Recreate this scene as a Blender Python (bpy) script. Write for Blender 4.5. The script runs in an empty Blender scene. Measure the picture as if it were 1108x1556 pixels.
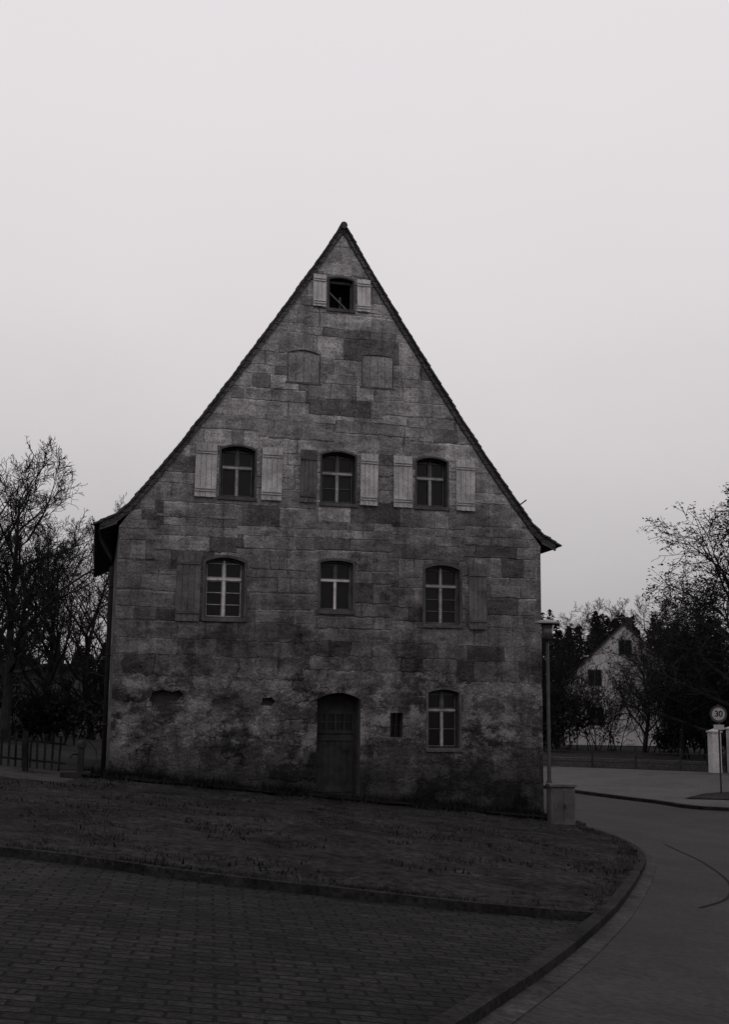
import bpy, bmesh, math, random
from mathutils import Vector, Matrix, noise
R=random.Random(7)
scene=bpy.context.scene
scene.view_settings.view_transform='Standard'
scene.view_settings.look='None'
scene.view_settings.exposure=0
def G(v,a=1.0): return (v*1.02,v*0.975,v*1.0,a)
# ------------------------------------------------------------------ camera
f,pi_,ya,ro=1824.1,math.radians(9.03),math.radians(15.14),math.radians(.57)
def rv(u,v,ff):
    fy=ff*math.cos(pi_)-v*math.sin(pi_); z=ff*math.sin(pi_)+v*math.cos(pi_)
    return Vector((u*math.cos(ya)+fy*math.sin(ya), -u*math.sin(ya)+fy*math.cos(ya), z))
c_,s_=math.cos(ro),math.sin(ro)
Rt=rv(c_,s_,0); Up=rv(-s_,c_,0); Fw=rv(0,0,1)
cam=bpy.data.cameras.new("camera"); camo=bpy.data.objects.new("camera",cam)
scene.collection.objects.link(camo)
M=Matrix((( Rt.x,Up.x,-Fw.x,-6.61),(Rt.y,Up.y,-Fw.y,-26.68),(Rt.z,Up.z,-Fw.z,2.12),(0,0,0,1)))
camo.matrix_world=M
cam.sensor_fit='VERTICAL'; cam.sensor_height=36; cam.lens=f/1556*36
cam.clip_end=2000; scene.camera=camo
# ------------------------------------------------------------------ world
w=bpy.data.worlds.new("World"); scene.world=w; w.use_nodes=True
nt=w.node_tree; nt.nodes.clear()
def N(t,k,**kw):
    n=t.nodes.new(k)
    for a,b in kw.items(): setattr(n,a,b)
    return n
out=N(nt,'ShaderNodeOutputWorld'); bg=N(nt,'ShaderNodeBackground')
sky=N(nt,'ShaderNodeTexSky'); sky.sky_type='NISHITA'; sky.sun_disc=False
SE,SR=math.radians(48),math.radians(200.4)
sky.sun_elevation=SE; sky.sun_rotation=SR; sky.dust_density=5; sky.air_density=1.5
bw=N(nt,'ShaderNodeRGBToBW'); nt.links.new(sky.outputs[0],bw.inputs[0])
mu=N(nt,'ShaderNodeMath',operation='MULTIPLY'); nt.links.new(bw.outputs[0],mu.inputs[0]); mu.inputs[1].default_value=0.08
tc=N(nt,'ShaderNodeTexCoord'); sp=N(nt,'ShaderNodeSeparateXYZ'); nt.links.new(tc.outputs['Generated'],sp.inputs[0])
ns=N(nt,'ShaderNodeTexNoise'); ns.inputs['Scale'].default_value=3.0; ns.inputs['Detail'].default_value=7; ns.inputs['Roughness'].default_value=.6
nt.links.new(tc.outputs['Generated'],ns.inputs['Vector'])
ad=N(nt,'ShaderNodeMath',operation='MULTIPLY_ADD'); nt.links.new(ns.outputs[0],ad.inputs[0]); ad.inputs[1].default_value=0.13
nt.links.new(sp.outputs[2],ad.inputs[2])
rp=N(nt,'ShaderNodeValToRGB'); nt.links.new(ad.outputs[0],rp.inputs[0])
el=rp.color_ramp.elements; el[0].position=0.0; el[0].color=G(.37); el[1].position=1.0; el[1].color=G(.86)
for p,v in ((.10,.43),(.18,.53),(.28,.66),(.38,.75),(.52,.81)):
    e=el.new(p); e.color=G(v)
mx=N(nt,'ShaderNodeMixRGB',blend_type='MIX'); mx.inputs[0].default_value=0.08
nt.links.new(rp.outputs[0],mx.inputs[1]); nt.links.new(mu.outputs[0],mx.inputs[2])
nt.links.new(mx.outputs[0],bg.inputs[0]); bg.inputs[1].default_value=1.0
nt.links.new(bg.outputs[0],out.inputs[0])
sl=bpy.data.lights.new("sun",'SUN'); sl.energy=0.5; sl.angle=math.radians(25); sl.color=(1,.97,.97)
so=bpy.data.objects.new("sun",sl); scene.collection.objects.link(so)
d=Vector((-0.35*math.cos(SE),-0.94*math.cos(SE),math.sin(SE)))
so.rotation_euler=d.to_track_quat('Z','Y').to_euler()
# ------------------------------------------------------------------ materials
def mat(name,v,v2=None,scale=3.0,rough=.85,bump=0.0,bscale=None,fine=0.25,spec=.3,detail=6,metal=0,bdist=.03,nrough=.65):
    m=bpy.data.materials.new(name); m.use_nodes=True; t=m.node_tree; b=t.nodes['Principled BSDF']
    if v2 is None: v2=v*1.5
    tcn=N(t,'ShaderNodeTexCoord'); a=N(t,'ShaderNodeTexNoise'); a.inputs['Scale'].default_value=scale; a.inputs['Detail'].default_value=detail
    a.inputs['Roughness'].default_value=nrough
    t.links.new(tcn.outputs['Object'],a.inputs['Vector'])
    r=N(t,'ShaderNodeValToRGB'); r.color_ramp.elements[0].position=.34; r.color_ramp.elements[1].position=.66
    r.color_ramp.elements[0].color=G(v); r.color_ramp.elements[1].color=G(v2)
    t.links.new(a.outputs[0],r.inputs[0])
    fn=N(t,'ShaderNodeTexNoise'); fn.inputs['Scale'].default_value=(bscale or scale*14); fn.inputs['Detail'].default_value=5; fn.inputs['Roughness'].default_value=.65
    t.links.new(tcn.outputs['Object'],fn.inputs['Vector'])
    mr=N(t,'ShaderNodeMapRange'); mr.inputs[1].default_value=.33; mr.inputs[2].default_value=.67; mr.inputs[3].default_value=1-fine; mr.inputs[4].default_value=1+fine
    t.links.new(fn.outputs[0],mr.inputs[0])
    mm=N(t,'ShaderNodeVectorMath',operation='SCALE'); t.links.new(r.outputs[0],mm.inputs[0]); t.links.new(mr.outputs[0],mm.inputs['Scale'])
    t.links.new(mm.outputs[0],b.inputs['Base Color'])
    b.inputs['Roughness'].default_value=rough; b.inputs['Specular IOR Level'].default_value=spec; b.inputs['Metallic'].default_value=metal
    if bump:
        bp=N(t,'ShaderNodeBump'); bp.inputs['Strength'].default_value=bump; bp.inputs['Distance'].default_value=bdist
        t.links.new(fn.outputs[0],bp.inputs['Height']); t.links.new(bp.outputs[0],b.inputs['Normal'])
    return m
def stone_mat(name,ax='X'):
    m=bpy.data.materials.new(name); m.use_nodes=True; t=m.node_tree; b=t.nodes['Principled BSDF']; L=t.links.new
    def V(x,s,i=0):
        if isinstance(x,bpy.types.NodeSocket): L(x,s)
        else: s.default_value=x
    def Ma(op,a,bb=0,c=0,clamp=False):
        n=N(t,'ShaderNodeMath',operation=op); n.use_clamp=clamp
        V(a,n.inputs[0]); V(bb,n.inputs[1]); V(c,n.inputs[2]); return n.outputs[0]
    def MR(x,a,bb,c,dd,smooth=False):
        n=N(t,'ShaderNodeMapRange')
        if smooth: n.interpolation_type='SMOOTHSTEP'
        V(x,n.inputs[0])
        for i,q in enumerate((a,bb,c,dd)): V(q,n.inputs[i+1])
        return n.outputs[0]
    def Comb(x,y,z):
        n=N(t,'ShaderNodeCombineXYZ'); V(x,n.inputs[0]); V(y,n.inputs[1]); V(z,n.inputs[2]); return n.outputs[0]
    def Noise(vec,sc,de=4,ro=.55):
        n=N(t,'ShaderNodeTexNoise'); L(vec,n.inputs['Vector']); n.inputs['Scale'].default_value=sc; n.inputs['Detail'].default_value=de; n.inputs['Roughness'].default_value=ro; return n.outputs[0]
    def WN(vec):
        n=N(t,'ShaderNodeTexWhiteNoise',noise_dimensions='3D'); L(vec,n.inputs['Vector']); return n.outputs['Value']
    tcn=N(t,'ShaderNodeTexCoord'); s=N(t,'ShaderNodeSeparateXYZ'); P=tcn.outputs['Object']; L(P,s.inputs[0])
    x=s.outputs[0] if ax=='X' else s.outputs[1]; z=s.outputs[2]
    nd=Noise(P,5.0,4); nd2=Noise(Comb(Ma('ADD',x,31.7),0,z),4.2,4)
    low=MR(z,2.4,3.6,1,0)
    amp=Ma('MULTIPLY_ADD',low,.34,.09)
    x2=Ma('ADD',x,Ma('MULTIPLY',Ma('SUBTRACT',nd,.5),amp)); z2=Ma('ADD',z,Ma('MULTIPLY',Ma('SUBTRACT',nd2,.5),amp))
    zb=Ma('FLOOR',Ma('MULTIPLY',z2,.8))
    zone=Ma('FLOOR',Ma('ADD',Ma('MULTIPLY',x2,.55),Ma('MULTIPLY',Noise(Comb(0,7,zb),3.7,1),2.6)))
    zoff=Ma('MULTIPLY',WN(Comb(zone,zb,4)),.24)
    zw=Ma('ADD',Ma('ADD',z2,zoff),Ma('MULTIPLY',Noise(Comb(0,0,z2),1.35,1),1.1))
    H=.34
    zr=Ma('DIVIDE',zw,H); row=Ma('FLOOR',zr); fz=Ma('FRACT',zr)
    r1=WN(Comb(row,3.1,0)); r2=WN(Comb(row,9.7,5))
    wid=Ma('MULTIPLY_ADD',r1,.7,.36)
    xw=Ma('ADD',Ma('ADD',x2,Ma('MULTIPLY',r2,17)),Ma('MULTIPLY',Noise(Comb(x2,row,0),1.2,1),1.5))
    xr=Ma('DIVIDE',xw,wid); col=Ma('FLOOR',xr); fx=Ma('FRACT',xr)
    cr=WN(Comb(row,col,2)); cr2=WN(Comb(col,row,8)); cr3=WN(Comb(col,row,18))
    ez=Ma('MULTIPLY',Ma('MINIMUM',fz,Ma('SUBTRACT',1,fz)),H)
    ex=Ma('MULTIPLY',Ma('MINIMUM',fx,Ma('SUBTRACT',1,fx)),wid)
    e=Ma('MINIMUM',ez,ex)
    jw=Ma('MULTIPLY_ADD',Noise(P,2.1,3),.036,.003)
    joint=MR(e,.002,jw,1,0,True)
    tone=MR(cr,0,1,.76,1.20); dark=MR(cr2,.83,.87,1,.55); lite=MR(cr3,.88,.92,1,1.28); tone=Ma('MULTIPLY',Ma('MULTIPLY',tone,lite),dark)
    big=MR(Noise(Comb(x,0,Ma('MULTIPLY',z,1.5)),.5,7,.66),.33,.67,.54,1.44)
    med=MR(Noise(Comb(x,0,Ma('MULTIPLY',z,1.9)),2.0,10,.80),.34,.66,.42,1.60)
    fin=MR(Noise(P,20,6,.8),.33,.67,.42,1.62)
    streak=MR(Noise(Comb(Ma('MULTIPLY',x,2.6),0,Ma('MULTIPLY',z,.35)),1.6,6,.7),.35,.7,1.16,.60)
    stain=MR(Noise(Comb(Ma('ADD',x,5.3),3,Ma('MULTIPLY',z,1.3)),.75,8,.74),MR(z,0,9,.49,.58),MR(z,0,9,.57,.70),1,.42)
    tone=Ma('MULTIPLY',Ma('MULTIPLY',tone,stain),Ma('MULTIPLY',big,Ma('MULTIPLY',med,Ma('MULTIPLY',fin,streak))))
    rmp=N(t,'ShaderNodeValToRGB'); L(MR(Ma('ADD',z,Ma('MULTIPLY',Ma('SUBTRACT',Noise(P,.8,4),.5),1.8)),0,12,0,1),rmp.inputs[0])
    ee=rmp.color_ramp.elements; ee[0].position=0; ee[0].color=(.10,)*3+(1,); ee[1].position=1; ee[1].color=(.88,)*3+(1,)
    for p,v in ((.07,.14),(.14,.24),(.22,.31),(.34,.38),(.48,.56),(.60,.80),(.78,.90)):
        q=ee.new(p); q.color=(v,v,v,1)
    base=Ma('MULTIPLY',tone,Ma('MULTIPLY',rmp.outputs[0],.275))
    # lime-plaster remains low on the wall
    pz=Ma('MULTIPLY',MR(z,.5,1.3,0,1),MR(z,2.6,3.2,1,0))
    pl=MR(Noise(Comb(x,0,Ma('MULTIPLY',z,1.3)),1.15,10,.84),.49,.56,0,1)
    pm=Ma('MULTIPLY',pz,pl)
    base=Ma('ADD',Ma('MULTIPLY',base,Ma('SUBTRACT',1,Ma('MULTIPLY',pm,.4))),Ma('MULTIPLY',pm,Ma('MULTIPLY',.115,Ma('MULTIPLY',fin,med))))
    jn=MR(Noise(P,1.1,4),.40,.62,.50,1.7)
    jm=Ma('ADD',Ma('SUBTRACT',1,joint),Ma('MULTIPLY',joint,jn))
    base=Ma('MULTIPLY',base,jm)
    L(Comb(Ma('MULTIPLY',base,1.02),Ma('MULTIPLY',base,.975),base),b.inputs['Base Color'])
    b.inputs['Roughness'].default_value=.95; b.inputs['Specular IOR Level'].default_value=.10
    hgt=Ma('ADD',Ma('MULTIPLY',Ma('SUBTRACT',1,joint),.5),Ma('MULTIPLY',Noise(P,10,6,.74),1.6))
    hgt=Ma('ADD',hgt,Ma('MULTIPLY',cr,.35))
    bp=N(t,'ShaderNodeBump'); bp.inputs['Strength'].default_value=.95; bp.inputs['Distance'].default_value=.05
    L(hgt,bp.inputs['Height']); L(bp.outputs[0],b.inputs['Normal'])
    return m
def brick_mat(name,v,v2,vm,scale,bw_=.2,rh=.1,mort=.012,rough=.85,bump=.5,rot=0,off=.5,axis=None,spec=.3):
    m=bpy.data.materials.new(name); m.use_nodes=True; t=m.node_tree; b=t.nodes['Principled BSDF']; L=t.links.new
    tcn=N(t,'ShaderNodeTexCoord'); mp=N(t,'ShaderNodeMapping'); L(tcn.outputs['Object'],mp.inputs[0]); mp.inputs['Rotation'].default_value=(0,0,rot)
    src=mp.outputs[0]
    if axis:
        s=N(t,'ShaderNodeSeparateXYZ'); L(tcn.outputs['Object'],s.inputs[0]); cb=N(t,'ShaderNodeCombineXYZ')
        L(s.outputs[axis[0]],cb.inputs[0]); L(s.outputs[axis[1]],cb.inputs[1]); src=cb.outputs[0]
    dn=N(t,'ShaderNodeTexNoise'); dn.inputs['Scale'].default_value=4; L(src,dn.inputs['Vector'])
    sc=N(t,'ShaderNodeVectorMath',operation='MULTIPLY_ADD'); L(dn.outputs['Color'],sc.inputs[0]); sc.inputs[1].default_value=(.06,.06,0); L(src,sc.inputs[2])
    br=N(t,'ShaderNodeTexBrick'); L(sc.outputs[0],br.inputs['Vector']); br.inputs['Scale'].default_value=scale; br.inputs['Brick Width'].default_value=bw_; br.inputs['Row Height'].default_value=rh
    br.inputs['Mortar Size'].default_value=mort; br.inputs['Mortar Smooth'].default_value=.6; br.offset=off
    br.inputs['Color1'].default_value=G(v); br.inputs['Color2'].default_value=G(v2); br.inputs['Mortar'].default_value=G(vm)
    a=N(t,'ShaderNodeTexNoise'); a.inputs['Scale'].default_value=.7; a.inputs['Detail'].default_value=9; a.inputs['Roughness'].default_value=.75; L(tcn.outputs['Object'],a.inputs['Vector'])
    mr=N(t,'ShaderNodeMapRange'); mr.inputs[1].default_value=.33; mr.inputs[2].default_value=.67; mr.inputs[3].default_value=.45; mr.inputs[4].default_value=1.6; L(a.outputs[0],mr.inputs[0])
    fn=N(t,'ShaderNodeTexNoise'); fn.inputs['Scale'].default_value=26; fn.inputs['Detail'].default_value=5; L(tcn.outputs['Object'],fn.inputs['Vector'])
    m2=N(t,'ShaderNodeMapRange'); m2.inputs[1].default_value=.33; m2.inputs[2].default_value=.67; m2.inputs[3].default_value=.45; m2.inputs[4].default_value=1.6; L(fn.outputs[0],m2.inputs[0])
    mq=N(t,'ShaderNodeMath',operation='MULTIPLY'); L(mr.outputs[0],mq.inputs[0]); L(m2.outputs[0],mq.inputs[1])
    mm=N(t,'ShaderNodeVectorMath',operation='SCALE'); L(br.outputs[0],mm.inputs[0]); L(mq.outputs[0],mm.inputs['Scale']); L(mm.outputs[0],b.inputs['Base Color'])
    b.inputs['Roughness'].default_value=rough; b.inputs['Specular IOR Level'].default_value=spec
    h=N(t,'ShaderNodeMath',operation='MULTIPLY_ADD'); L(br.outputs['Fac'],h.inputs[0]); h.inputs[1].default_value=-1; L(fn.outputs[0],h.inputs[2])
    bp=N(t,'ShaderNodeBump'); bp.inputs['Strength'].default_value=bump; bp.inputs['Distance'].default_value=.03; L(h.outputs[0],bp.inputs['Height']); L(bp.outputs[0],b.inputs['Normal'])
    return m
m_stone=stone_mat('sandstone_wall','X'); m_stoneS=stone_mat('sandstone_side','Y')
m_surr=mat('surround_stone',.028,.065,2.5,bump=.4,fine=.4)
m_trim=mat('lintel_stone',.03,.075,2.5,bump=.4,fine=.4)
m_darkw=mat('dark_wood',.010,.024,5,rough=.8,spec=.15)
m_white=mat('old_white_paint',.26,.48,6,rough=.6,fine=.25)
m_whiteD=mat('dull_white_paint',.11,.26,6,rough=.6,fine=.25)
m_whiteDD=mat('grey_paint',.03,.08,6,rough=.7,fine=.3)
m_sh=mat('weathered_shutter_light',.20,.38,2.5,rough=.9,fine=.4,bump=.3,spec=.1)
m_shT=mat('weathered_shutter_top',.32,.48,4,rough=.9,fine=.3,bump=.3,spec=.1)
m_shD=mat('weathered_shutter_dark',.045,.11,3,rough=.9,fine=.4,bump=.3,spec=.1)
m_shB=mat('blind_shutter',.09,.25,1.4,rough=.95,fine=.45,bump=.4,spec=.1,detail=9)
m_blk2=mat('blind_frame',.045,.12,2.5,rough=.95,fine=.4,bump=.3,spec=.1)
m_iron=mat('iron',.010,.02,8,rough=.7,spec=.1)
m_glass=mat('window_glass',.004,.008,3,rough=.12,fine=.1,spec=.16)
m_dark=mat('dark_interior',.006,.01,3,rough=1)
m_tile=brick_mat('roof_tiles',.035,.06,.012,1,.2,.16,.015,axis=(1,2))
m_vt=mat('verge_tile',.025,.06,6,rough=.95,bump=.3,spec=.15)
m_lawn=mat('lawn',.006,.034,.9,rough=1,bump=1,bscale=9,fine=.6,spec=.03,detail=14,nrough=.78,bdist=.07)
m_blade=mat('grass_blades',.008,.040,1.2,rough=1,fine=.5,spec=.03,detail=10)
m_soil=mat('bare_soil',.004,.012,2.0,rough=1,bump=1,bscale=9,fine=.5,spec=.03,bdist=.06)
m_ground=mat('soil_grass',.010,.022,.6,rough=1,bump=.5,bscale=12,fine=.4,spec=.05)
m_path=mat('gravel',.010,.055,1.0,rough=1,bump=.6,bscale=14,fine=.55,spec=.05,detail=12,nrough=.75)
m_road=mat('asphalt',.007,.024,.55,rough=.75,bump=.6,bscale=16,fine=.5,spec=.13,detail=14,nrough=.76)
m_gut=mat('concrete_gutter',.014,.045,1.5,rough=.9,bump=.4,bscale=16,fine=.5,spec=.08,detail=12,nrough=.75)
m_kerbd=mat('kerb_stone_dark',.008,.022,2,rough=.95,bump=.4,bscale=20,fine=.5,spec=.05)
m_plaza=brick_mat('plaza_setts',.007,.016,.002,1,.26,.13,.014,rot=math.radians(8),rough=.9,bump=.9,spec=.10)
m_pave=mat('pavement',.024,.055,.6,rough=.8,bump=.5,bscale=12,fine=.5,spec=.15,detail=14,nrough=.76)
m_bark=mat('bark',.010,.024,3,rough=1,fine=.3,spec=.05)
m_leaf=mat('dark_foliage',.005,.018,2.5,rough=1,fine=.4,spec=.02)
m_twig=mat('twig_brush',.010,.028,2.5,rough=1,fine=.4,spec=.02)
m_render=mat('white_render',.22,.36,.8,rough=.9,fine=.2)
m_rend2=mat('grey_render',.02,.045,.8,rough=.9,fine=.2)
m_roof2=mat('far_roof',.02,.035,1,rough=.95,spec=.05)
m_lamp=mat('lamp_grey_metal',.015,.03,6,rough=.6,spec=.2)
m_cap=mat('lamp_cap_pale',.14,.22,4,rough=.5)
m_opal=mat('lamp_opal_glass',.05,.09,4,rough=.35,spec=.4)
m_cab=mat('cabinet_concrete',.035,.08,3,rough=.85,bump=.3,fine=.4)
m_cabd=mat('cabinet_doors',.03,.065,3,rough=.85,bump=.3,fine=.4)
m_signw=mat('sign_white',.22,.3,8,rough=.5,fine=.08)
m_signr=mat('sign_ring',.02,.035,8,rough=.5,fine=.1)
m_blk=mat('sign_black',.008,.01,8,rough=.9,fine=.1,spec=.05)
# ------------------------------------------------------------------ helpers
def mk(name,verts,faces,m,parent=None,smooth=False):
    me=bpy.data.meshes.new(name); me.from_pydata([tuple(v) for v in verts],[],faces); me.materials.append(m)
    if smooth: me.polygons.foreach_set('use_smooth',[True]*len(faces))
    o=bpy.data.objects.new(name,me); scene.collection.objects.link(o)
    if parent: o.parent=parent
    return o
def empty(name,loc=(0,0,0)):
    o=bpy.data.objects.new(name,None); scene.collection.objects.link(o); o.location=loc; o.empty_display_size=.3; return o
class B:
    def __init__(s): s.v=[]; s.f=[]
    def add(s,vs,fs):
        n=len(s.v); s.v+= [tuple(v) for v in vs]; s.f+=[tuple(i+n for i in q) for q in fs]
    def box(s,x0,x1,y0,y1,z0,z1,mtx=None):
        vs=[Vector((x,y,z)) for x in (x0,x1) for y in (y0,y1) for z in (z0,z1)]
        if mtx: vs=[mtx@v for v in vs]
        s.add(vs,[(0,1,3,2),(4,6,7,5),(0,4,5,1),(2,3,7,6),(0,2,6,4),(1,5,7,3)])
    def tube(s,pts,rs,n=8,cap=True):
        pts=[Vector(p) for p in pts]; rings=[]
        for i,p in enumerate(pts):
            t=(pts[min(i+1,len(pts)-1)]-pts[max(i-1,0)]); t.normalize()
            a=t.orthogonal() if abs(t.z)<.95 else Vector((1,0,0)); a=(a-t*a.dot(t)).normalized(); b=t.cross(a)
            r=rs[i] if isinstance(rs,(list,tuple)) else rs
            rings.append([p+(a*math.cos(2*math.pi*k/n)+b*math.sin(2*math.pi*k/n))*r for k in range(n)])
        vs=[v for q in rings for v in q]; fs=[]
        for i in range(len(pts)-1):
            for k in range(n):
                fs.append((i*n+k,i*n+(k+1)%n,(i+1)*n+(k+1)%n,(i+1)*n+k))
        if cap: fs.append(tuple(range(n))[::-1]); fs.append(tuple((len(pts)-1)*n+k for k in range(n)))
        s.add(vs,fs)
    def obj(s,name,m,parent=None,smooth=False,bevel=0):
        o=mk(name,s.v,s.f,m,parent,smooth)
        if bevel:
            b=o.modifiers.new('b','BEVEL'); b.width=bevel; b.segments=2; b.limit_method='ANGLE'
        return o
def g(x): return -0.097*max(-9,min(10,x))-0.045
# ------------------------------------------------------------------ ground sheets
def sheet(name,poly,off,m,cell=None,amp=0,seed=0):
    bm=bmesh.new(); vs=[bm.verts.new((x,y,0)) for x,y in poly]; bm.faces.new(vs)
    bmesh.ops.recalc_face_normals(bm,faces=bm.faces[:])
    cuts=[('x',-9),('x',10)]
    xs=[p[0] for p in poly]; ys=[p[1] for p in poly]
    if cell:
        a=math.floor(min(xs)/cell)*cell
        while a<max(xs): cuts.append(('x',a)); a+=cell
        a=math.floor(min(ys)/cell)*cell
        while a<max(ys): cuts.append(('y',a)); a+=cell
    for ax,c in cuts:
        geom=bm.verts[:]+bm.edges[:]+bm.faces[:]
        bmesh.ops.bisect_plane(bm,geom=geom,dist=1e-5,plane_co=(c,0,0) if ax=='x' else (0,c,0),plane_no=(1,0,0) if ax=='x' else (0,1,0))
    bmesh.ops.triangulate(bm,faces=[q for q in bm.faces if len(q.verts)>4])
    for v in bm.verts:
        z=g(v.co.x)+off
        if amp and not v.is_boundary: z+=amp*(noise.noise(Vector((v.co.x*.9+seed,v.co.y*.9,0)))+.6*noise.noise(Vector((v.co.x*3,v.co.y*3,seed))))
        v.co.z=z
    for q in bm.faces:
        if q.normal.z<0: q.normal_flip()
    me=bpy.data.meshes.new(name); bm.to_mesh(me); bm.free(); me.materials.append(m)
    for p in me.polygons: p.use_smooth=bool(amp)
    o=bpy.data.objects.new(name,me); scene.collection.objects.link(o); return o
def smooth_line(pts,n=6):
    out=[]
    for i in range(len(pts)-1):
        p0=pts[max(i-1,0)];p1=pts[i];p2=pts[i+1];p3=pts[min(i+2,len(pts)-1)]
        for k in range(n):
            t=k/n
            out.append(tuple(.5*((2*p1[j])+(-p0[j]+p2[j])*t+(2*p0[j]-5*p1[j]+4*p2[j]-p3[j])*t*t+(-p0[j]+3*p1[j]-3*p2[j]+p3[j])*t**3) for j in (0,1)))
    out.append(pts[-1]); return out
def offset_line(pts,dd):
    out=[]
    for i in range(len(pts)):
        a=pts[max(i-1,0)]; b=pts[min(i+1,len(pts)-1)]
        tx,ty=b[0]-a[0],b[1]-a[1]; l=math.hypot(tx,ty); out.append((pts[i][0]-ty/l*dd,pts[i][1]+tx/l*dd))
    return out
def band(name,a,b,z0,z1,m,bot=-.05):
    bb=B(); n=len(a)
    vs=[];fs=[]
    for i in range(n):
        for (x,y),z in ((a[i],bot),(a[i],z0),(b[i],z1),(b[i],bot)): vs.append((x,y,g(x)+z))
    for i in range(n-1):
        for k in range(3): fs.append((i*4+k,i*4+k+1,i*4+4+k+1,i*4+4+k))
    bb.add(vs,fs); return bb.obj(name,m)
sheet('ground',[(-500,-80),(500,-80),(500,900),(-500,900)],-.03,m_ground)
kc=smooth_line([(5.4,-1.2),(4.75,-2.2),(4.55,-4.0),(4.0,-6.0),(2.95,-8.5),(1.5,-11.1),(-.6,-14.6),(-1.95,-16.7),(-3.1,-18.4),(-4.25,-20.0),(-5.9,-22.3),(-8.6,-26.4),(-12,-34)])
pk=smooth_line([(-30,-11),(-14,-12.6),(-9,-13.7),(-6.9,-14.1),(-6,-14.4),(-5.2,-14.85),(-4.4,-15.15),(-3.6,-15.35),(-2.6,-15.65),(-1.3,-15.75)],5)
ji=min(range(len(kc)),key=lambda i:math.hypot(kc[i][0]+1.3,kc[i][1]+15.75))
lawn=[(-30,-4.5)]+[p for p in pk]+[q for q in reversed(kc[:ji])]+[(5.4,.4),(-5.3,.4),(-6,-3.2),(-12,-4.2)]
sheet('lawn',lawn,.07,m_lawn,cell=.4,amp=.06,seed=3)
soil=[(-5.6,.3)]+[(-5.6+i*.43,-1.1-.6*noise.noise(Vector((i*.5,2,0)))-(.25 if i>18 else 0)) for i in range(26)]+[(5.2,.3)]
sheet('flower_bed_soil',soil,.12,m_soil,cell=.3,amp=.05,seed=9)
plaza=[p for p in pk]+[q for q in kc[ji+1:]]+[(-30,-34)]
sheet('plaza_paving',plaza,.0,m_plaza)
ko=offset_line(kc,-.12); sgn=-1
if ko[20][0]<kc[20][0]: ko=offset_line(kc,.12); sgn=1
go=offset_line(kc,sgn*.28)
roadpoly=[q for q in offset_line(kc,sgn*.25)]+[(60,-34),(60,25),(25.5,25),(18.5,32),(12,60),(6,60),(5.6,10)]
sheet('asphalt_road',roadpoly,.0,m_road)
e=empty('kerb')
band('kerb_curve',kc,ko,.085,.08,m_kerbd).parent=e
band('gutter',offset_line(kc,sgn*.121),go,.012,.008,m_gut).parent=e
band('plaza_edge',offset_line(pk,-.06),offset_line(pk,.06),.085,.085,m_kerbd).parent=e
sheet('pavement',[(12.5,14.2),(13.2,9.6),(14.2,6.4),(22,3),(40,0),(40,16),(25.4,24.8),(18.4,31.8),(12,34)],.03,m_pave)
l2=smooth_line([(11.8,24),(12.35,14.2),(13.0,9.6),(14.0,6.3),(22,2.8),(40,-.2)],4)
band('pavement_kerb',l2,offset_line(l2,.22 if offset_line(l2,.2)[8][0]>l2[8][0] else -.22),.10,.10,m_kerbd).parent=e
sheet('planting_bed',[(14.8,10.6),(20,8.0),(26,10),(19,13.6),(16.8,12.6)],.06,m_lawn,cell=.5,amp=.05)
l3=smooth_line([(5.6,-4.6),(5.1,-6.0),(4.4,-8.0),(3.1,-10.9),(1.8,-13),(.7,-14.2)],5)
vs=[];fs=[]
for i,((xa,ya2),(xc,yc)) in enumerate(zip(offset_line(l3,-.022),offset_line(l3,.022))): vs+=[(xa,ya2,g(xa)+.005),(xc,yc,g(xc)+.005)]
for i in range(len(l3)-1): fs.append((2*i,2*i+1,2*i+3,2*i+2))
mk('tar_seam',vs,fs,m_blk,e)
sheet('gravel_path',[(-30,-5),(-12,-4.6),(-6,-3.6),(-5.3,-.2),(-5.4,1.5),(-9,.6),(-30,1.5)],.02,m_path,cell=.5,amp=.02)
# ------------------------------------------------------------------ stone house
house=empty('stone_house')
SH=.045; DEP=10.9
prof=[(0,13.47),(.65,12.42),(1.40,11.26),(2.17,10.10),(2.95,8.93),(3.65,7.93),(4.30,7.05),(4.75,6.47),(5.05,6.17),(5.42,5.97)]
wp=[(x,z-.195) for x,z in prof[:-1]]
outer=[(-5,-1.5),(5.03,-1.5),(5.03,5.90)]+[(x,z) for x,z in reversed(wp) if 0<=x<4.9]+[(-x,z) for x,z in wp[1:] if x<4.9]+[(-5,5.90)]
def opening(x0,x1,z0,z1,rise,n=8):
    pts=[(x0,z0),(x1,z0)]
    if rise<=0: return pts+[(x1,z1),(x0,z1)]
    zc=z1-rise
    for i in range(n+1):
        t=i/n; x=x1+(x0-x1)*t; pts.append((x,zc+rise*(1-(2*t-1)**2)))
    return pts
OPEN={'attic':(-.32,.27,11.37,12.14,.05),'r3l':(-2.78,-2.00,6.70,7.88,.09),'r3m':(-.43,.38,6.68,7.90,.09),'r3r':(1.88,2.65,6.72,7.90,.09),
'r2l':(-3.06,-2.18,3.95,5.31,.10),'r2m':(-.43,.35,4.19,5.35,.06),'r2r':(2.10,2.96,3.94,5.34,.10),
'door':(-.45,.56,0,2.34,.15),'gw':(2.18,2.94,1.10,2.44,.07),'sq':(1.27,1.57,1.35,1.90,0),
'bl':(-1.28,-.52,9.50,10.28,.08),'br':(.52,1.28,9.53,10.32,.04)}
bm=bmesh.new(); edges=[]
def loop(pts):
    vs=[bm.verts.new((x,0,z)) for x,z in pts]
    for i in range(len(vs)): edges.append(bm.edges.new((vs[i],vs[(i+1)%len(vs)])))
loop(outer)
for k,o in OPEN.items(): loop(opening(*o))
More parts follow.
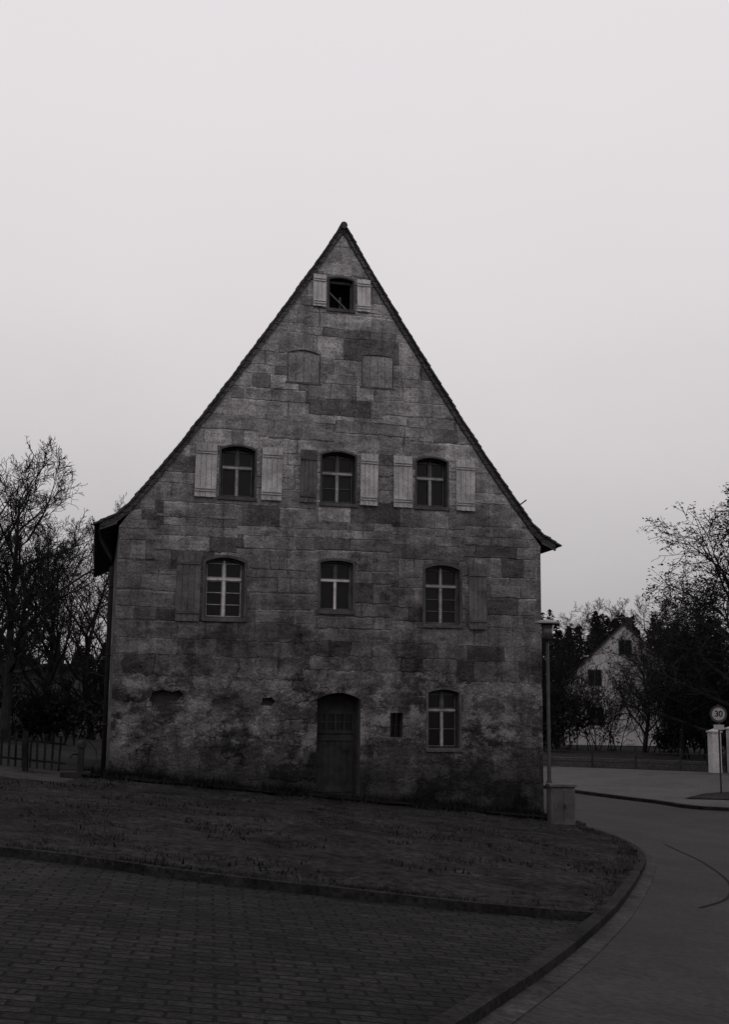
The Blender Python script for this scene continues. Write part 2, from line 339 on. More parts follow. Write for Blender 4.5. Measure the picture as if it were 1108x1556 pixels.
HOLE=[(-4.2,2.14),(-4.05,2.0),(-3.9,2.04),(-3.82,2.12),(-3.6,2.12),(-3.45,2.25),(-3.55,2.36),(-3.7,2.31),(-3.9,2.36),(-4.12,2.32)]
loop(HOLE)
HOLE2=[(-1.72,2.05),(-1.5,2.03),(-1.4,2.13),(-1.5,2.22),(-1.7,2.2)]
loop(HOLE2)
bmesh.ops.triangle_fill(bm,use_beauty=True,use_dissolve=False,edges=edges)
bmesh.ops.recalc_face_normals(bm,faces=bm.faces[:])
if bm.faces[:][0].normal.y>0:
    for q in bm.faces: q.normal_flip()
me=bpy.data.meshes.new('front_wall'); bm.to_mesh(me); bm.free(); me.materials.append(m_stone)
fw=bpy.data.objects.new('front_wall',me); scene.collection.objects.link(fw); fw.parent=house
def ring(bb,pts,y0,y1):
    n=len(pts); vs=[(x,y0,z) for x,z in pts]+[(x,y1,z) for x,z in pts]
    bb.add(vs,[(i,(i+1)%n,(i+1)%n+n,i+n) for i in range(n)])
bb=B()
for k,o in OPEN.items(): ring(bb,opening(*o),0,.34 if k!='door' else .5)
for h,dd in ((HOLE,.25),(HOLE2,.15)):
    ring(bb,h,0,dd); bb.add([(x,dd,z) for x,z in h],[tuple(range(len(h)))])
bb.obj('reveals',m_surr,house)
bb=B()
xb=SH*DEP
bb.add([(-5,0,-1.5),(-5+xb,DEP-.15,-1.5),(-5+xb,DEP-.15,5.9),(-5,0,5.9)],[(0,1,2,3)])
bb.add([(5.03,0,-1.5),(5.03+xb,DEP-.15,-1.5),(5.03+xb,DEP-.15,5.9),(5.03,0,5.9)],[(3,2,1,0)])
bb.add([(x+xb,DEP-.15,z) for x,z in outer],[tuple(range(len(outer)))])
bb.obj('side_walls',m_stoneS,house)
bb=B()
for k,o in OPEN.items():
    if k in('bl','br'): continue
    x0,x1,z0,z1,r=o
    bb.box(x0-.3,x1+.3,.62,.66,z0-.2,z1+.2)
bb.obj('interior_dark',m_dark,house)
def roof_side(sg):
    top=[(sg*x,z) for x,z in prof]; bot=[(sg*(x-.02 if i else 0),z-(.16 if i<8 else .11)) for i,(x,z) in enumerate(prof)]
    bb=B(); pr=top+bot[::-1]; N2=len(pr)
    ys=[-.05,DEP]
    vs=[(x+SH*max(y,0),y,z) for y in ys for x,z in pr]
    fs=[(i,(i+1)%N2,(i+1)%N2+N2,i+N2) for i in range(N2)]
    bb.add(vs,fs); bb.add([vs[i] for i in range(N2)],[tuple(range(N2))]); bb.add([vs[N2+i] for i in range(N2)],[tuple(range(N2))])
    return bb
roof_side(1).obj('roof_slope_east',m_tile,house); roof_side(-1).obj('roof_slope_west',m_tile,house)
bb=B()
for sg in (-1,1):
    L=[0]
    for i in range(len(prof)-1): L.append(L[-1]+math.hypot(prof[i+1][0]-prof[i][0],prof[i+1][1]-prof[i][1]))
    s=0.0
    while s<L[-1]-.02:
        i=max(j for j in range(len(prof)-1) if L[j]<=s); t=(s-L[i])/(L[i+1]-L[i])
        x=prof[i][0]+(prof[i+1][0]-prof[i][0])*t; z=prof[i][1]+(prof[i+1][1]-prof[i][1])*t
        an=math.atan2(prof[i+1][1]-prof[i][1],prof[i+1][0]-prof[i][0])
        an+=math.radians(5+R.uniform(-2.5,3))
        if sg<0: an=math.pi-an
        mt=Matrix.Translation((sg*x,0,z))@Matrix.Rotation(-an,4,'Y')
        y0=-.09-R.uniform(0,.02)
        if sg>0: bb.box(-.02,.21,y0,.12,-.01,.028,mt)
        else: bb.box(-.02,.21,y0,.12,-.028,.01,mt)
        s+=.165
bb.obj('verge_tiles',m_vt,house)
bb=B()
for k in range(32):
    y=-.12+k*.35
    bb.tube([(SH*max(y,0),y,13.43+R.uniform(-.01,.01)),(SH*max(y,0),y+.4,13.45)],[.09,.075],8)
bb.obj('ridge_tiles',m_vt,house)
bb=B()
for sg in (-1,1):
    for i in range(len(prof)-1):
        (xa,za),(xc,zc)=prof[i],prof[i+1]
        bb.add([(sg*xa,-.035,za-.03),(sg*xc,-.035,zc-.03),(sg*xc,-.035,zc-.17),(sg*xa,-.035,za-.215)],[(0,1,2,3)])
        bb.add([(sg*xc,-.035,zc-.17),(sg*xa,-.035,za-.215),(sg*xa,.02,za-.215),(sg*xc,.02,zc-.17)],[(0,1,2,3)])
bb.obj('barge_boards',m_surr,house)
bb=B()
for sg in (-1,1):
    bb.tube([(sg*5.47+SH*y,y,5.93-.01*k) for k,y in enumerate((0.1,4,8,DEP))],.065,8)
bb.obj('gutters',m_iron,house)
bb=B(); bb.tube([(-5.40,.32,5.88),(-5.36,.32,5.65),(-5.12,.32,5.25),(-5.10,.32,5.0),(-5.10,.32,.35)],.05,8)
for z in (4.6,3.1,1.6): bb.tube([(-5.10,.32,z-.02),(-5.10,.32,z+.02)],.062,8)
bb.obj('downpipe',m_iron,house,True)
bb=B(); bb.tube([(4.42,.5,6.75),(4.87,.45,7.10)],.018,6)
bb.obj('snow_guard_hook',m_iron,house)
def surround(bb,o,wd,y=-.014):
    x0,x1,z0,z1,r=o
    a=opening(x0,x1,z0,z1,r); b_=opening(x0-wd,x1+wd,z0,z1+wd,r)
    n=len(a); vs=[(x,y,z) for x,z in a]+[(x,y,z) for x,z in b_]+[(x,0.002,z) for x,z in b_]+[(x,0.002,z) for x,z in a]
    fs=[]
    for i in range(1,n):
        j=(i+1)%n
        fs.append((i,j,j+n,i+n)); fs.append((i+n,j+n,j+2*n,i+2*n)); fs.append((i,j,j+3*n,i+3*n))
    bb.add(vs,fs)
b1=B();b2=B()
for k in ('r2l','r2r'): surround(b1,OPEN[k],.06)
for k in ('attic','r3l','r3m','r3r'): surround(b1,OPEN[k],.04)
for k in ('r2m','gw'): surround(b2,OPEN[k],.05,-.01)
b1.obj('dark_frames',m_surr,house); b2.obj('stone_surrounds',m_trim,house)
bb=B()
for k in ('r3l','r3m','r3r','r2l','r2m','r2r','gw','attic'):
    x0,x1,z0,z1,r=OPEN[k]; bb.box(x0-.06,x1+.06,-.04,.12,z0-.08,z0+.002)
bb.obj('window_sills',m_trim,house,bevel=.008)
def window(name,o,mfr,style):
    x0,x1,z0,z1,r=o; e_=B(); gl=B(); fr=B(); fu=B()
    Y=.16
    a=opening(x0,x1,z0,z1,r); b_=opening(x0+.045,x1-.045,z0+.045,z1-.045,r)
    n=len(a)
    vs=[(x,Y-.03,z) for x,z in a]+[(x,Y-.03,z) for x,z in b_]+[(x,Y+.06,z) for x,z in b_]
    fs=[]
    for i in range(n):
        j=(i+1)%n; fs+=[(i,j,j+n,i+n),(i+n,j+n,j+2*n,i+2*n)]
    e_.add(vs,fs)
    gl.add([(x,Y+.045,z) for x,z in opening(x0+.02,x1-.02,z0+.02,z1-.02,r)],[tuple(range(n))])
    X0,X1,Z0,Z1=x0+.045,x1-.045,z0+.045,z1-.045; H=Z1-Z0; xm=(X0+X1)/2
    zt=Z0+H*style['t']; up=fr if style.get('uplit') else fu
    fr.box(xm-.028,xm+.028,Y-.01,Y+.04,Z0,zt-.03); up.box(xm-.024,xm+.024,Y-.01,Y+.04,zt+.03,Z1-.01)
    fr.box(X0,X1,Y-.02,Y+.04,zt-.026,zt+.026)
    sw=.02
    for (a0,a1) in ((X0,xm-.03),(xm+.03,X1)):
        for (c0,c1,nb,T) in ((Z0,zt-.032,style['lo'],fu),(zt+.032,Z1-.02-r*.5,style['up'],fu)):
            y0,y1=Y+.005,Y+.035
            T.box(a0,a0+sw,y0,y1,c0,c1); T.box(a1-sw,a1,y0,y1,c0,c1); T.box(a0+sw,a1-sw,y0,y1,c0,c0+sw); T.box(a0+sw,a1-sw,y0,y1,c1-sw,c1)
            for q in range(1,nb+1):
                zz=c0+(c1-c0)*q/(nb+1); T.box(a0+sw,a1-sw,y0+.005,y1-.003,zz-.009,zz+.009)
    E=empty(name); E.parent=house
    e_.obj('casing',style.get('case',m_darkw),E); gl.obj('glass',m_glass,E); fr.obj('mullion_and_transom',mfr,E); fu.obj('sashes',style.get('sash',m_whiteDD),E)
S3={'t':.60,'lo':0,'up':0}; S2={'t':.66,'lo':2,'up':0,'case':m_surr,'uplit':1,'sash':m_whiteD}
window('upper_window',OPEN['r3l'],m_whiteD,S3); window('upper_window',OPEN['r3m'],m_whiteD,dict(S3,lo=1)); window('upper_window',OPEN['r3r'],m_whiteD,dict(S3,up=0))
window('middle_window',OPEN['r2l'],m_white,S2); window('middle_window',OPEN['r2m'],m_white,{'t':.62,'lo':0,'up':0,'case':m_surr}); window('middle_window',OPEN['r2r'],m_whiteD,dict(S2,sash=m_whiteDD))
window('ground_window',OPEN['gw'],m_whiteD,{'t':.66,'lo':1,'up':0})
bb=B(); x0,x1,z0,z1,r=OPEN['sq']; bb.add([(x0,.2,z0),(x1,.2,z0),(x1,.2,z1),(x0,.2,z1)],[(0,1,2,3)]); bb.obj('small_window_glass',m_glass,house)
bb=B(); bb.box(x0,x1,.15,.19,z0+.26,z0+.285); bb.box((x0+x1)/2-.012,(x0+x1)/2+.012,.145,.185,z0,z1)
for q in (x0,x1-.03): bb.box(q,q+.03,.14,.195,z0,z1)
bb.obj('small_window_bars',m_darkw,house)
x0,x1,z0,z1,r=OPEN['attic']; bb=B()
for xx in (x0,x1-.04): bb.box(xx,xx+.04,.1,.16,z0,z1-.05)
bb.box(x0+.04,x1-.04,.1,.15,z1-.12,z1-.06); bb.box(-.04,0,.11,.15,z0+.0,z0+.33)
bb.obj('attic_frame',m_surr,house)
bb=B(); mt=Matrix.Translation((-.10,.09,z0+.24))@Matrix.Rotation(math.radians(42),4,'Y'); bb.box(-.26,.3,-.01,.012,-.02,.02,mt); bb.obj('loose_board',m_shD,house)
def shutter(x0,x1,z0,z1,m,tilt=0,y=-.035,nb=4,hinge=True,bt=.045,batt=True):
    bb=B(); n=nb; wv=(x1-x0)/n
    for i in range(n):
        a=x0+i*wv; bb.box(a+.004,a+wv-.004,y-.018-R.uniform(0,.004),y,z0+R.uniform(0,.008),z1-R.uniform(0,.008))
    hz=(z0+(z1-z0)*.14,z0+(z1-z0)*.84)
    if batt:
        for zz in hz: bb.box(x0+.01,x1-.01,y-bt,y-.0225,zz-.045,zz+.045)
    o=bb.obj('shutter',m,house)
    if tilt:
        c=Vector(((x0+x1)/2,0,(z0+z1)/2)); o.matrix_local=Matrix.Translation(c)@Matrix.Rotation(math.radians(tilt),4,'Y')@Matrix.Translation(-c)
    if hinge:
        hb=B()
        for zz in hz: hb.box(x0+.02,x1-.02,y-bt-.006,y-bt-.001,zz-.01,zz+.01)
        hb.obj('strap_hinges',m_shD,house)
for i,(a,b_) in enumerate(((-3.37,-2.88),(-1.85,-1.37),(-.95,-.55),(.49,.92),(1.30,1.77),(2.86,3.34))):
    shutter(a,b_,6.66,7.90,m_sh if i!=2 else m_shD,R.uniform(-.6,.6))
shutter(-.72,-.40,11.38,12.17,m_shT,0,nb=3); shutter(.36,.70,11.35,12.15,m_shT,-1,nb=3)
shutter(-3.71,-3.17,3.86,5.42,m_shD,.3); shutter(3.17,3.62,3.85,5.40,m_shD,-.3)
for (x0,x1,z0,z1,r) in (OPEN['bl'],OPEN['br']):
    xm=(x0+x1)/2
    shutter(x0+.008,xm-.003,z0+.008,z1-r,m_shB,0,y=.03,nb=2,hinge=False,batt=False); shutter(xm+.003,x1-.008,z0+.008,z1-r,m_shB,0,y=.03,nb=2,hinge=False,batt=False)
    bb=B(); bb.box(x0-.02,x1+.02,.035,.1,z0-.02,z1+.02); bb.obj('blind_infill',m_shB,house)
    bb=B(); bb.box(x0-.05,x1+.05,-.015,.012,z0-.035,z0+.003); bb.obj('blind_sill',m_blk2,house)
bb=B(); surround(bb,OPEN['bl'],.018,-.006); surround(bb,OPEN['br'],.018,-.006); bb.obj('blind_frames',m_blk2,house)
x0,x1,z0,z1,r=OPEN['door']; D=empty('door'); D.parent=house
Y=.36
bb=B(); n=6; wv=(x1-x0-.12)/n
for i in range(n):
    a=x0+.06+i*wv; bb.box(a+.003,a+wv-.003,Y,Y+.04,.03,1.40)
bb.box(x0+.06,x1-.06,Y-.02,Y-.001,.12,.26); bb.box(x0+.06,x1-.06,Y-.02,Y-.001,1.26,1.40)
bb.box(x0+.06,x1-.06,Y-.03,Y+.04,1.42,1.50); bb.box(x0+.06,x1-.06,Y-.03,Y+.04,1.86,1.93)
for i in range(5):
    a=x0+.06+i*(x1-x0-.17)/4; bb.box(a,a+.05,Y-.02,Y+.03,1.50,1.86)
bb.box(x0+.11,x1-.11,Y-.015,Y+.02,1.67,1.695)
bb.add([(x,Y+.01,z) for x,z in opening(x0,x1,1.92,z1,r)],[tuple(range(11))])
for xx in (x0,x1-.06): bb.box(xx,xx+.06,Y-.05,Y+.05,0,z1-r)
bb.obj('door_leaf',m_darkw,D)
bb=B(); bb.box(x0+.1,x1-.1,Y+.025,Y+.028,1.49,1.87); bb.obj('door_lights',m_glass,D)
bb=B(); bb.tube([(x1-.2,Y-.05,1.02),(x1-.2,Y-.05,1.06)],.012,6); bb.tube([(x1-.2,Y-.06,1.05),(x1-.32,Y-.06,1.05)],.012,6); bb.obj('door_handle',m_iron,D)
bb=B(); bb.box(x0-.12,x1+.12,-.35,-.003,-.2,-.02); bb.box(x0,x1,0,.4,-.2,-.001); bb.obj('doorstep',m_surr,D,bevel=.015)
# ------------------------------------------------------------------ grass and weeds
def in_poly(x,y,poly):
    c=False; j=len(poly)-1
    for i in range(len(poly)):
        xi,yi=poly[i]; xj,yj=poly[j]
        if (yi>y)!=(yj>y) and x<(xj-xi)*(y-yi)/(yj-yi)+xi: c=not c
        j=i
    return c
bb=B()
def tuft(x,y,z,h,n,sp,k=1):
    for _ in range(n):
        a=R.uniform(0,6.28); rr=R.uniform(0,sp); bx,by=x+rr*math.cos(a),y+rr*math.sin(a)
        w=R.uniform(.004,.010)*(1+h*2)*k; l=R.uniform(.3,1)*h; b2=R.uniform(0,6.28); fl=R.uniform(.4,1.4); tx,ty=bx+l*fl*math.cos(b2),by+l*fl*math.sin(b2)
        px,py=-math.sin(b2)*w,math.cos(b2)*w
        bb.add([(bx-px,by-py,z-.02),(bx+px,by+py,z-.02),(tx,ty,z+l)],[(0,1,2)])
for _ in range(5200):
    x=R.uniform(-11,5); y=R.uniform(-16,-.8)
    if in_poly(x,y,lawn) and noise.noise(Vector((x*.6,y*.6,4)))>-.05: tuft(x,y,g(x)+.07,R.uniform(.03,.075),7,.14,1.4)
for _ in range(900):
    i=R.randrange(0,ji-1); x=kc[i][0]+R.uniform(-.25,.0); y=kc[i][1]+R.uniform(-.3,.3)
    if in_poly(x,y,lawn): tuft(x,y,g(x)+.07,R.uniform(.04,.09),5,.08)
for _ in range(1500):
    i=R.randrange(12,len(pk)-1); x=pk[i][0]+R.uniform(-.3,.3); y=pk[i][1]+R.uniform(.05,.25)
    tuft(x,y,g(x)+.07,R.uniform(.02,.06),4,.08)
bb.obj('grass',m_blade)
bb=B()
for _ in range(3000):
    x=R.uniform(-5.6,5.1); y=-abs(R.gauss(0,.6))-.03
    if -.5<x<.6 and y>-.5: continue
    tuft(x,y,g(x)+.1,R.uniform(.06,.30)*(1 if noise.noise(Vector((x*1.3,0,0)))>-.1 else .5)*(1 if y>-.6 else .5),6,.12)
bb.obj('weeds',m_leaf)
# ------------------------------------------------------------------ trees
def grow(bb,base,Ht,seed,spread=1.0,levels=4,counts=(13,8,6,5),lean=0,r0=None,up=.25,trunk=.22,rmin=.008,lf=None):
    rr=random.Random(seed); r0=r0 or Ht*.02
    def br(p,dv,L,r,lv):
        n=(10,6,4,3,2)[lv]; pts=[Vector(p)]; rs=[r]; d_=Vector(dv).normalized()
        for i in range(n):
            wob=(.07,.15,.2,.25,.28)[lv]
            d_=(d_+Vector((rr.gauss(0,wob),rr.gauss(0,wob),rr.gauss(0,wob)+up*(.3 if lv else .1)))).normalized()
            pts.append(pts[-1]+d_*(L/n)); rs.append(max(rmin,r*(1-(i+1)/n*.85)))
        bb.tube(pts,rs,(8,5,4,3,3)[lv],cap=False)
        if lf is not None and lv>=3: lf.append(pts[-1])
        if lv>=levels: return
        c=counts[lv]
        for k in range(c):
            t0=trunk if lv==0 else .12
            t=t0+(1-t0)*((k+rr.random())/c)
            fi=min(n-1,int(t*n)); q=pts[fi].lerp(pts[fi+1],t*n-fi)
            ax=(pts[fi+1]-pts[fi]).normalized(); o=ax.orthogonal().normalized(); o.rotate(Matrix.Rotation(rr.uniform(0,6.28)+k*2.4,3,ax))
            an=math.radians(rr.uniform(24,52))*spread
            nd=ax*math.cos(an)+o*math.sin(an)
            nl=L*((.66 if lv==0 else .60)*(1-t*.5))*rr.uniform(.7,1.15)
            br(q,nd,nl,max(rmin,rs[fi]*.6),lv+1)
    br(Vector(base),Vector((lean,0,1)),Ht*.92,r0,0)
def at(d_,sx,zb=None):
    x=-6.61+d_*sx; y=-26.68+d_; return (x,y,g(x)-.1 if zb is None else zb)
SRC=[]
for sd,sprd,tr in ((1,1.0,.22),(2,1.15,.15),(3,.9,.28)):
    bb=B(); grow(bb,(0,0,0),10,sd,spread=sprd,counts=(16,8,6,5),rmin=.0085,trunk=tr)
    me=bpy.data.meshes.new('bare_tree'); me.from_pydata(bb.v,[],bb.f); me.materials.append(m_bark)
    top=max(v[2] for v in bb.v); SRC.append((me,top))
def tree(name,base,Ht,k,rot,wide=1.0):
    me,top=SRC[k]; o=bpy.data.objects.new(name,me); scene.collection.objects.link(o)
    s=Ht/top; o.location=base; o.scale=(s*wide,s*wide,s); o.rotation_euler=(0,0,rot); return o
for i,(d_,sx,Ht,k,rot,wd) in enumerate(((44,-.022,11.4,0,.4,1.1),(50,.012,9.0,1,1.9,1.0),(62,.026,11.4,2,3.3,1.0),(66,.062,13.0,0,4.1,.85),(48,-.058,11.6,1,5.2,1.0),(58,.046,9.8,1,2.7,1.0),(75,-.012,13,0,2.2,1.0),
    (75,.535,8.4,1,.3,1.1),(84,.572,12.0,2,1.4,1.1),(72,.60,11.5,0,2.9,1.1),(92,.50,12.2,1,.8,1.1),(95,.465,11.6,2,3.9,1.1),(92,.545,13.6,0,5.1,1.2),(66,.575,9.6,2,.2,1.1))):
    tree('bare_tree',at(d_,sx),Ht,k,rot,wd)
def leaves(bb,c,rx,ry,rz,n,s,rr,nb=9):
    blobs=[(Vector((rr.uniform(-.7,.7)*rx,rr.uniform(-.7,.7)*ry,rr.uniform(-.6,.75)*rz)),rr.uniform(.25,.5)) for _ in range(nb)]
    for _ in range(n):
        b_,q=rr.choice(blobs); v=Vector((rr.gauss(0,1),rr.gauss(0,1),rr.gauss(0,1))); v.normalize(); v*=rr.random()**.4*q
        p=Vector(c)+b_+Vector((v.x*rx,v.y*ry,v.z*rz))
        if p.z<c[2]-rz*1.0: continue
        a=Vector((rr.gauss(0,1),rr.gauss(0,1),rr.gauss(0,1))).normalized()*s*rr.uniform(.5,1.2); o=a.orthogonal()*rr.uniform(.4,.8)
        bb.add([p-a,p+o,p+a,p-o],[(0,1,2,3)])
def pine(name,base,Ht,seed,nl=5,s=.11):
    bb=B(); tips=[]; grow(bb,base,Ht,seed,spread=1.35,levels=3,counts=(26,9,7),rmin=.014,trunk=.10,up=.10,lf=tips)
    rr=random.Random(seed); fb=B()
    for t in tips:
        if rr.random()<.2: continue
        for _ in range(nl):
            p=t+Vector((rr.gauss(0,.16),rr.gauss(0,.16),rr.gauss(0,.10)))
            a=Vector((rr.gauss(0,1),rr.gauss(0,1),rr.gauss(0,.5))).normalized()*s*rr.uniform(.5,1.2); o=a.orthogonal()*.35
            fb.add([p-a,p+o,p+a,p-o],[(0,1,2,3)])
    E=empty(name); bb.obj('trunk_and_limbs',m_bark,E); fb.obj('needles',m_leaf,E)
pine('pine_tree',at(58,.636),13.6,6,6); pine('pine_tree',at(64,.602),9.6,16)
def shrub(name,base,h,wd,seed,n=1500,s=.10,m=None):
    rr=random.Random(seed); bb=B()
    for i in range(9):
        grow(bb,(base[0]+rr.uniform(-.35,.35)*wd,base[1]+rr.uniform(-.3,.3),base[2]),h*rr.uniform(.75,1.1),seed*10+i,levels=3,counts=(9,6,4),lean=rr.uniform(-.4,.4),r0=.04,trunk=.1,rmin=.012)
    leaves(bb,(base[0],base[1],base[2]+h*.42),wd*.55,wd*.5,h*.46,n,s,rr)
    return bb.obj(name,m or m_leaf)
shrub('shrub',at(54,-.04),2.8,5,21,1800); shrub('shrub',at(58,.03),3.0,5,22,1800)
shrub('shrub',at(47,.012),2.0,4,24,1200)
shrub('shrub',at(78,.496),5.4,4.6,25,900,.10,m_twig)
shrub('shrub',at(74,.562),5.4,5,26,3000,.12); shrub('shrub',at(66,.615),6.0,7,27,5000,.13); shrub('shrub',at(78,.450),6.0,5,28,3500,.12)
shrub('shrub',at(84,.442),7.4,5,29,3500,.13); shrub('shrub',at(60,.645),6.5,6,30,4500,.13); shrub('shrub',at(70,.588),6.4,5,31,4000,.13)
def conifer(bb,base,h,rr,n=380):
    bb.tube([base,(base[0],base[1],base[2]+h*.97)],[h*.018,.02],5)
    for _ in range(n):
        t=rr.random()**.8; rad=(1-t)**.8*h*.24*(.55+.45*abs(math.sin(t*34+rr.random())))+.1
        a=rr.uniform(0,6.28); q=rr.random()**.45*rad; z=base[2]+h*(.06+.94*t)-q*.35
        p=Vector((base[0]+q*math.cos(a),base[1]+q*math.sin(a),z)); s=rr.uniform(.3,.6)
        o=Vector((math.cos(a),math.sin(a),-.35))*s; w2=Vector((-math.sin(a),math.cos(a),rr.uniform(-.3,.3)))*s*.5
        bb.add([p-w2,p+o,p+w2,p-o*.4],[(0,1,2,3)])
rr=random.Random(5); bb=B()
for i in range(140):
    d_=rr.uniform(115,170); sx=rr.uniform(.36,.74) ; x=-6.61+d_*sx
    conifer(bb,(x,-26.68+d_,-1.2),d_*rr.uniform(.060,.086)+3.2,rr)
for i in range(70):
    d_=rr.uniform(100,150); sx=rr.uniform(-.16,.16); x=-6.61+d_*sx
    conifer(bb,(x,-26.68+d_,.6),d_*rr.uniform(.03,.05)+1.5,rr)
bb.obj('distant_conifers',m_leaf)
rr=random.Random(11); bb=B()
for i in range(46):
    d_=rr.uniform(98,112); sx=rr.uniform(.40,.74) if i<28 else rr.uniform(-.14,.12); x=-6.61+d_*sx; h=rr.uniform(4.5,7.6)*(1 if i<28 else .7)
    leaves(bb,(x,-26.68+d_,g(x)+h*.5),3.6,3,h*.55,900,.2,rr,7)
bb.obj('distant_tree_mass',m_leaf)
# ------------------------------------------------------------------ background houses
def cottage(name,cx,cy,rot,wd,dp,zb,ze,za,mw,wins,ov=.35,chim=True):
    E=empty(name,(cx,cy,0)); E.rotation_euler=(0,0,rot); h=wd/2
    bb=B(); pr=[(-h,zb),(h,zb),(h,ze),(0,za),(-h,ze)]
    vs=[(x,y,z) for y in (0,dp) for x,z in pr]
    bb.add(vs,[(0,1,2,3,4),(9,8,7,6,5),(0,5,6,1),(1,6,7,2),(4,9,5,0)]); bb.obj('walls',mw,E)
    bb=B(); sl_=(za-ze)/h
    for sg in (-1,1):
        xa=sg*(h+ov); zz=ze-ov*sl_
        top=[(0,za+.18),(xa,zz+.18)]; bot=[(0,za+.02),(xa,zz+.02)]
        vs=[(x,y,z) for y in (-ov,dp+ov) for x,z in (top[0],top[1],bot[1],bot[0])]
        bb.add(vs,[(0,1,2,3),(7,6,5,4),(0,4,5,1),(1,5,6,2),(2,6,7,3)])
    if chim: bb.box(.3,.9,dp*.3,dp*.3+.5,za-1,za+.8)
    bb.obj('roof',m_roof2,E)
    b1=B();b2=B()
    for (x0,x1,z0,z1) in wins:
        b1.box(x0,x1,-.02,-.004,z0,z1)
        for q in ((x0-.07,x0,z0-.07,z1+.07),(x1,x1+.07,z0-.07,z1+.07),(x0,x1,z0-.07,z0),(x0,x1,z1,z1+.07),((x0+x1)/2-.025,(x0+x1)/2+.025,z0,z1)):
            b2.box(q[0],q[1],-.05,-.021 if q[1]-q[0]<.06 else -.003,q[2],q[3])
    b1.obj('window_panes',m_glass,E); b2.obj('window_frames',m_surr,E)
    return E
cottage('white_gabled_house',39.3,62,math.radians(-24),9.6,11,-1.2,4.0,8.6,m_render,[(-.4,.5,6.2,7.3),(-2.9,-1.9,3.7,4.9),(1.8,2.9,3.7,4.9),(-2.9,-1.8,.6,1.9)],ov=.2)
cottage('low_barn',-5.5,48,math.radians(2),13,9,0.3,2.6,4.2,m_rend2,[(-4,-3,1.2,2.0),(2,3,1.2,2.0)],chim=False)
cottage('small_shed',28.9,23.2,math.radians(-32),6,1.6,-1.1,2.5,3.6,m_rend2,[(-2.2,-1.2,.4,1.5)],chim=False)
def pillar(name,x,y,w,h):
    bb=B(); z=g(x)-.05; bb.box(x-w/2,x+w/2,y-w/2,y+w/2,z,z+h); bb.box(x-w/2-.05,x+w/2+.05,y-w/2-.05,y+w/2+.05,z+h,z+h+.08)
    vs=[(x-w/2,y-w/2,z+h+.08),(x+w/2,y-w/2,z+h+.08),(x+w/2,y+w/2,z+h+.08),(x-w/2,y+w/2,z+h+.08),(x,y,z+h+.2)]
    bb.add(vs,[(0,1,4),(1,2,4),(2,3,4),(3,0,4)]); return bb.obj(name,m_render,bevel=.01)
pillar('gate_pillar',24.75,25.0,.46,1.95); pillar('gate_pillar',25.7,24.9,.46,2.1)
def fence(name,a,b_,h,sp,pick,m,rails=2,zoff=0):
    bb=B(); L=math.hypot(b_[0]-a[0],b_[1]-a[1]); an=math.atan2(b_[1]-a[1],b_[0]-a[0])
    def mt(s):
        x=a[0]+(b_[0]-a[0])*s/L; y=a[1]+(b_[1]-a[1])*s/L
        return Matrix.Translation((x,y,g(x)+zoff))@Matrix.Rotation(an,4,'Z')@Matrix.Rotation(math.radians(R.uniform(-2,2)),4,'Y')
    s=0
    while s<=L: bb.box(-.05,.05,-.05,.05,-.1,h*1.05,mt(s)); s+=sp
    s=0
    while s<L-.5:
        for k in range(rails):
            m1=mt(s); m2=mt(min(L,s+sp)); z=h*(.3+.5*k)
            p=m1.translation; q=m2.translation; bb.tube([(p.x,p.y,p.z+z),(q.x,q.y,q.z+z)],.03,4)
        s+=sp
    if pick:
        s=.1
        while s<L: bb.box(-.022,.022,-.055,-.03,.08,h*R.uniform(.94,1.04),mt(s)); s+=pick
    return bb.obj(name,m)
fence('picket_fence',(-12,1.2),(-5.9,-.1),.80,1.8,.15,m_leaf,zoff=.02)
fence('wooden_fence',(17.5,33),(26,26),1.0,2.2,0,m_darkw)
fence('wooden_fence',(11,44),(17.5,33),1.0,2.2,0,m_darkw)
bb=B()
for i in range(10):
    xa,ya_=18.0+i*.78,34.2-i*.66; bb.box(-.0,1.03,-.15,.15,-.3,.42+R.uniform(-.01,.01),Matrix.Translation((xa,ya_,-1.015))@Matrix.Rotation(math.atan2(-.66,.78),4,'Z'))
bb.obj('low_garden_wall',m_pave)
bb=B(); px,py=-5.62,-.75; z=g(px)
bb.tube([(px,py,z-.1),(px,py,z+.65)],.07,10); bb.tube([(px,py,z+.65),(px,py,z+.74),(px,py,z+.8)],[.095,.09,.03],10)
bb.tube([(px,py,z+.52),(px-.16,py-.03,z+.52),(px-.22,py-.04,z+.44)],.03,8)
bb.tube([(px,py,z+.76),(px+.13,py,z+.80),(px+.30,py,z+.60),(px+.34,py,z+.35)],.018,6)
bb.box(px-.4,px+.2,py-.2,py+.2,z-.1,z+.16); bb.obj('hand_water_pump',m_iron)
# ------------------------------------------------------------------ street lamp
lx,ly=4.78,-.9; z=g(lx); E=empty('street_lamp',(lx,ly,z)); H=4.0-z
bb=B(); bb.tube([(0,0,-.1),(0,0,.9),(0,0,.95),(0,0,H-.42)],[.065,.065,.045,.038],12); bb.obj('pole',m_lamp,E,True)
bb=B(); bb.tube([(0,0,H-.44),(0,0,H-.38)],[.05,.10],12); bb.tube([(0,0,H-.07),(0,0,H-.03)],[.14,.14],16); bb.obj('collar',m_lamp,E)
bb=B(); bb.tube([(0,0,H-.38),(0,0,H-.07)],[.10,.135],16); bb.obj('lantern',m_opal,E,True)
bb=B(); bb.tube([(0,0,H-.03),(0,0,H),(0,0,H+.05),(0,0,H+.07)],[.30,.30,.16,.02],24); bb.obj('cap',m_cap,E)
cx0,cy0=4.32,-2.55; z=g(4.3); E=empty('utility_cabinet',(cx0,cy0,z)); E.rotation_euler=(0,0,math.radians(-8))
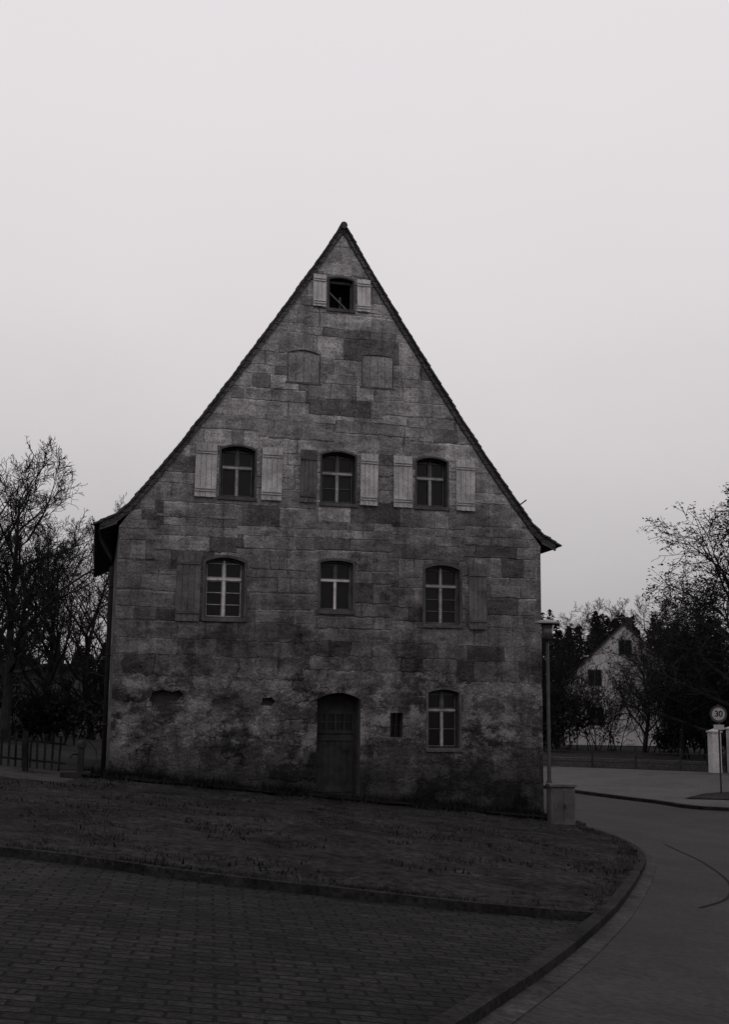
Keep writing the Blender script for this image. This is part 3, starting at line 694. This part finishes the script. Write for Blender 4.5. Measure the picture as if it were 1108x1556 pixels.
bb=B(); bb.box(-.26,.26,-.15,.17,-.15,.86); bb.obj('body',m_cab,E,bevel=.012)
bb=B(); bb.box(-.29,.29,-.19,.20,.862,.92); bb.obj('lid',m_cab,E,bevel=.01)
bb=B(); bb.box(-.22,-.005,-.165,-.152,.08,.80); bb.box(.005,.22,-.165,-.152,.08,.80); bb.obj('doors',m_cabd,E,bevel=.004)
bb=B(); bb.box(.02,.04,-.185,-.166,.42,.50); bb.obj('latch',m_iron,E)
# ------------------------------------------------------------------ speed limit sign
sx_,sy_=17.32,12.42; z=g(sx_); E=empty('speed_limit_sign',(sx_,sy_,z)); E.rotation_euler=(0,0,math.radians(-31))
bb=B(); bb.tube([(0,0,-.1),(0,0,3.2)],.032,10); bb.obj('post',m_lamp,E)
def disc(bb,r0,r1,y,n=40,zc=2.86):
    for i in range(n):
        a,b_=2*math.pi*i/n,2*math.pi*(i+1)/n
        if r0>0: bb.add([(r0*math.cos(a),y,zc+r0*math.sin(a)),(r1*math.cos(a),y,zc+r1*math.sin(a)),(r1*math.cos(b_),y,zc+r1*math.sin(b_)),(r0*math.cos(b_),y,zc+r0*math.sin(b_))],[(0,1,2,3)])
        else: bb.add([(0,y,zc),(r1*math.cos(a),y,zc+r1*math.sin(a)),(r1*math.cos(b_),y,zc+r1*math.sin(b_))],[(0,1,2)])
bb=B(); disc(bb,0,.30,-.045); disc(bb,0,.30,-.035); bb.obj('disc',m_signw,E)
bb=B(); disc(bb,.225,.302,-.049); bb.obj('ring',m_signr,E)
for tx,xo in (('3',-.065),('0',.075)):
    cu=bpy.data.curves.new('digit','FONT'); cu.body=tx; cu.size=.30; cu.align_x='CENTER'; cu.align_y='CENTER'; cu.extrude=.002; cu.offset=.006
    o=bpy.data.objects.new('digit',cu); scene.collection.objects.link(o); o.parent=E; o.location=(xo,-.053,2.86); o.rotation_euler=(math.pi/2,0,0); cu.materials.append(m_blk)
bb=B(); bb.box(-.18,.18,-.045,-.035,2.30,2.48); bb.obj('sub_plate',m_signw,E)
print('faces',sum(len(o.data.polygons) for o in bpy.data.objects if o.type=='MESH'))
